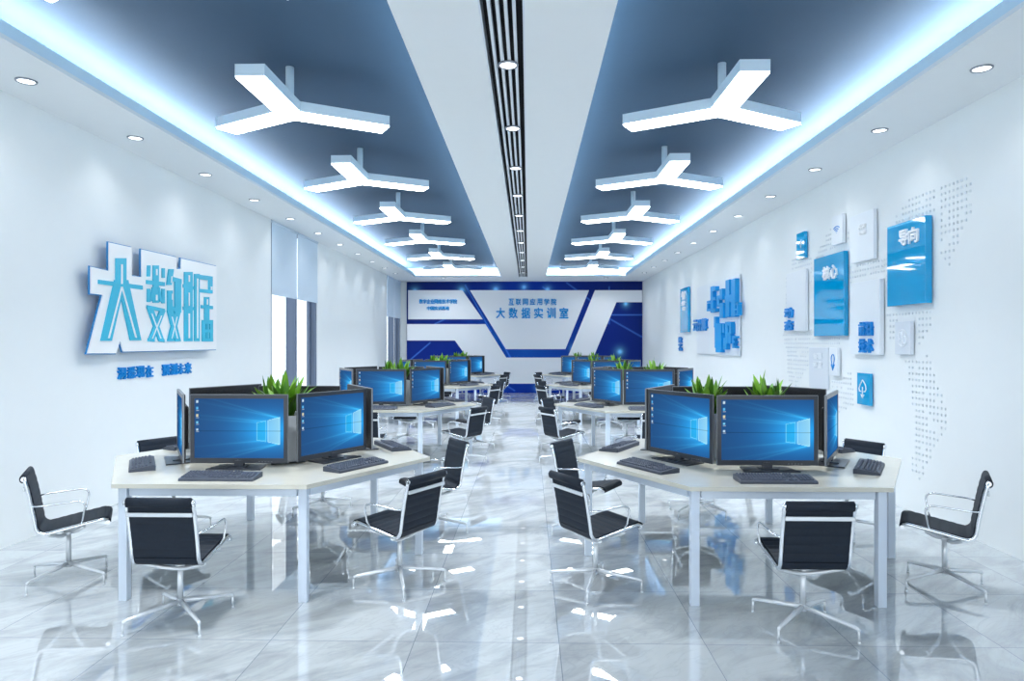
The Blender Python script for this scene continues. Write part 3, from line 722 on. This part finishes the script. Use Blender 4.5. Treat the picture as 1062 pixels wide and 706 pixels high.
for sx in (-1, 1):
    fm = MB().tube([(sx*.188, v.x-.004, v.y-.004) for v in fr_c], .0115, 8)
    fm.tube([(sx*.178, -.232, .748), (sx*.198, -.232, .748)], .016, 10).tube([(sx*.174, .240, .413), (sx*.198, .240, .413)], .014, 10)
    build(fm, 'side_frame', M['chrome'], ch)
    ap = [(-.190, .565)]+[(-.13, .570)]+[(.03, .580)]+bez((.03, .580), (.112, .588), (.108, .535), 6)[1:]+[(.095, .46), (.085, .424)]
    xs_ = [sx*.190]+[sx*.222]*(len(ap)-3)+[sx*.215, sx*.192]
    build(MB().tube([(xs_[i], a[0], a[1]) for i, a in enumerate(ap)], .0062, 8), 'armrest', M['chrome'], ch)
build(MB().box(-.186, .186, -.238, -.226, .668, .691, None, .003), 'back_crossbar', M['base_alu'], ch)
br = MB()
for y_, zz in ((-.10, .372), (.10, .402)):
    br.tube([(-.188+.376*k/12, y_*(1-.75*math.sin(PI*k/12)), zz-.055*math.sin(PI*k/12)-(.01 if y_ > 0 else 0)*math.sin(PI*k/12)) for k in range(13)], .013, 8)
build(br, 'seat_bridge', M['base_alu'], ch)
build(MB().cyl((0, 0, .095), .021, .04, .017, 16).cyl((0, 0, .135), .016, .19, .016, 16).cyl((0, 0, .318), .022, .022, .034, 16), 'column', M['base_alu'], ch)
for k in range(4):
    a = R(45+90*k); d = Vector((math.cos(a), math.sin(a), 0)); Z = Vector((0, 0, 1))
    lm = MB().tube([d*.012+Z*.118, d*.15+Z*.101, d*.285+Z*.083, d*.300+Z*.079, d*.306+Z*.068], .016, 8, radii=[.015, .0135, .0105, .010, .008])
    lm.tube([d*.304+Z*.075, d*.306+Z*.012], .0065, 8).cyl(tuple(d*.306), .0095, .012, .008, 12)
    build(lm, 'leg', M['base_alu'], ch)
register(ch)

# ------------------------------------------------------------------ planter with leafy plants
def leaf(bm2, base, az, lean, L, wd, curl):
    n = 7; rows = []
    d = Vector((math.cos(az), math.sin(az), 0)); sd = Vector((-d.y, d.x, 0)); Z = Vector((0, 0, 1)); pt = Vector(base); ang = lean
    for k in range(n+1):
        t = k/n; w_ = wd*(.18+.82*math.sin(PI*min(1, t*.86+.12))**1.1)*(1 if t < .98 else .1)
        nrm = d*math.cos(ang)-Z*math.sin(ang)
        rows.append([bm2.verts.new(pt-sd*w_+nrm*w_*.35), bm2.verts.new(pt), bm2.verts.new(pt+sd*w_+nrm*w_*.35)])
        pt = pt+(d*math.sin(ang)+Z*math.cos(ang))*(L/n); ang += curl/n
    for k in range(n):
        for j in range(2): bm2.faces.new((rows[k][j], rows[k][j+1], rows[k+1][j+1], rows[k+1][j])).smooth = True
def foliage(seed, light):
    rd = random.Random(seed); bm2 = bmesh.new()
    for k in range(26):
        az = rd.uniform(0, 2*PI); lean = rd.uniform(.03, .62)
        r_ = rd.uniform(0, .05)
        leaf(bm2, (r_*math.cos(az), r_*math.sin(az), rd.uniform(0, .04)), az, lean, rd.uniform(.15, .31)*(1.12-.3*lean), rd.uniform(.024, .038), rd.uniform(-.2, .9))
    return MB().join(bm2)
plt = thing('planter_box', 'x', 'planter', (0, 0, 0), 0, 'planter boxes')
PH = .345
pb = MB(); PW, PD = .36, .12
pb.box(-PW, PW, -PD, -PD+.012, 0, PH).box(-PW, PW, PD-.012, PD, 0, PH).box(-PW, -PW+.012, -PD+.012, PD-.012, 0, PH).box(PW-.012, PW, -PD+.012, PD-.012, 0, PH).box(-PW, PW, -PD, PD, 0, .012)
build(pb, 'box_body', M['planter'], plt)
build(MB().box(-PW+.012, PW-.012, -PD+.012, PD-.012, .2, PH-.03), 'soil', M['soil'], plt)
for sx, sd_ in ((-.235, 4), (.235, 9)):
    for q, mm in ((0, 'leaf'), (1, 'leaf_b')):
        f = foliage(sd_+q*20, q); fo = build(f, 'foliage', M[mm], plt); fo.location = (sx, 0, PH-.035)
        if q: fo.rotation_euler = (0, 0, 1.1)
register(plt)

# ------------------------------------------------------------------ set out the eight work islands
SLOT = ['near', 'near aisle', 'far aisle', 'far', 'far wall', 'near wall']      # edges of a desk
ANG = [-90, -30, 30, 90, 150, 210]                                               # for a desk with the aisle on its +x side
MONPOS = [(.495, -.05), (.52, .14), (.73, .12), (.50, .05), (.73, .13), (.64, .13)]
SKIP = set()
used = set()
def place(proto, loc, rz, label):
    if proto.name not in used:
        used.add(proto.name); proto.location = loc; proto.rotation_euler = (0, 0, rz); proto['label'] = label; return proto
    return dup(proto, loc, rz, label)
rj = random.Random(11)
for r in range(4):
    for sidx, (tx, side) in enumerate(((-1.99, 'window-side'), (1.605, 'panel-side'))):
        ty = 5.31+4.69*r; mir = sidx == 1; dn = '%s %s desk' % (['nearest', 'second', 'third', 'farthest'][r], side)
        place(desk, (tx, ty, 0), 0, 'white-legged hexagonal desk with pale laminate top, %s' % ('%s of the %s row' % (['nearest', 'second', 'third', 'farthest'][r], side)))
        place(plt, (tx+(.06 if not mir else .0), ty+(0 if not mir else .04), TZ), R(-60) if not mir else 0, 'white planter box with two leafy green plants on the %s' % dn)
        for k in range(6):
            a = ANG[k] if not mir else 180-ANG[k]
            n = Vector((math.cos(R(a)), math.sin(R(a)), 0))
            if k in (0, 3): tg = Vector((1 if not mir else -1, 0, 0))       # towards the aisle
            else: tg = Vector((-n.y, n.x, 0)); tg = tg if tg.y > 0 else -tg  # towards the back
            c0 = Vector((tx, ty, 0)); rz = R(a+90)
            r_, t_ = MONPOS[k]
            if mir and k == 2: r_, t_ = .68, .17
            if mir and k == 1: r_, t_ = .50, .11
            if ('m', r, sidx, k) not in SKIP:
                pos = c0+n*r_+tg*t_; pos.z = TZ
                place(mon, pos, rz, 'black monitor %s at the %s edge of the %s' % ('showing a blue desktop' if k in (0, 1, 5) else 'seen from behind', SLOT[k], dn))
            if ('k', r, sidx, k) not in SKIP:
                pos = c0+n*(.975 if k in (2, 4) else .895)+tg*(.0 if k else (-.0 if not mir else .04)); pos.z = TZ
                place(kb, pos, rz, 'dark slate keyboard at the %s edge of the %s' % (SLOT[k], dn))
            if ('c', r, sidx, k) not in SKIP:
                pos = c0+n*((1.275 if mir else 1.345) if k == 2 else 1.335 if k == 5 else 1.355 if k == 1 and mir else 1.315)+tg*((.03 if mir else -.05), -.03, -.01, 0, .02, .02)[k]
                place(ch, pos, rz, 'black ribbed swivel chair at the %s edge of the %s' % (SLOT[k], dn))

# ------------------------------------------------------------------ daylight and view
wd = bpy.data.worlds.new('world'); scn.world = wd; wd.use_nodes = True
bg = wd.node_tree.nodes['Background']; bg.inputs[0].default_value = (.90, .96, 1, 1); bg.inputs[1].default_value = 2.1
scn.view_settings.view_transform = 'Standard'; scn.view_settings.look = 'None'
scn.view_settings.exposure = .08; scn.view_settings.gamma = 1; scn.view_settings.use_curve_mapping = False
scn.cycles.caustics_reflective = False; scn.cycles.caustics_refractive = False
scn.cycles.max_bounces = 10; scn.cycles.diffuse_bounces = 6; scn.cycles.glossy_bounces = 5; scn.cycles.transparent_max_bounces = 12
scn.cycles.sample_clamp_indirect = 6
scn.cycles.use_denoising = True
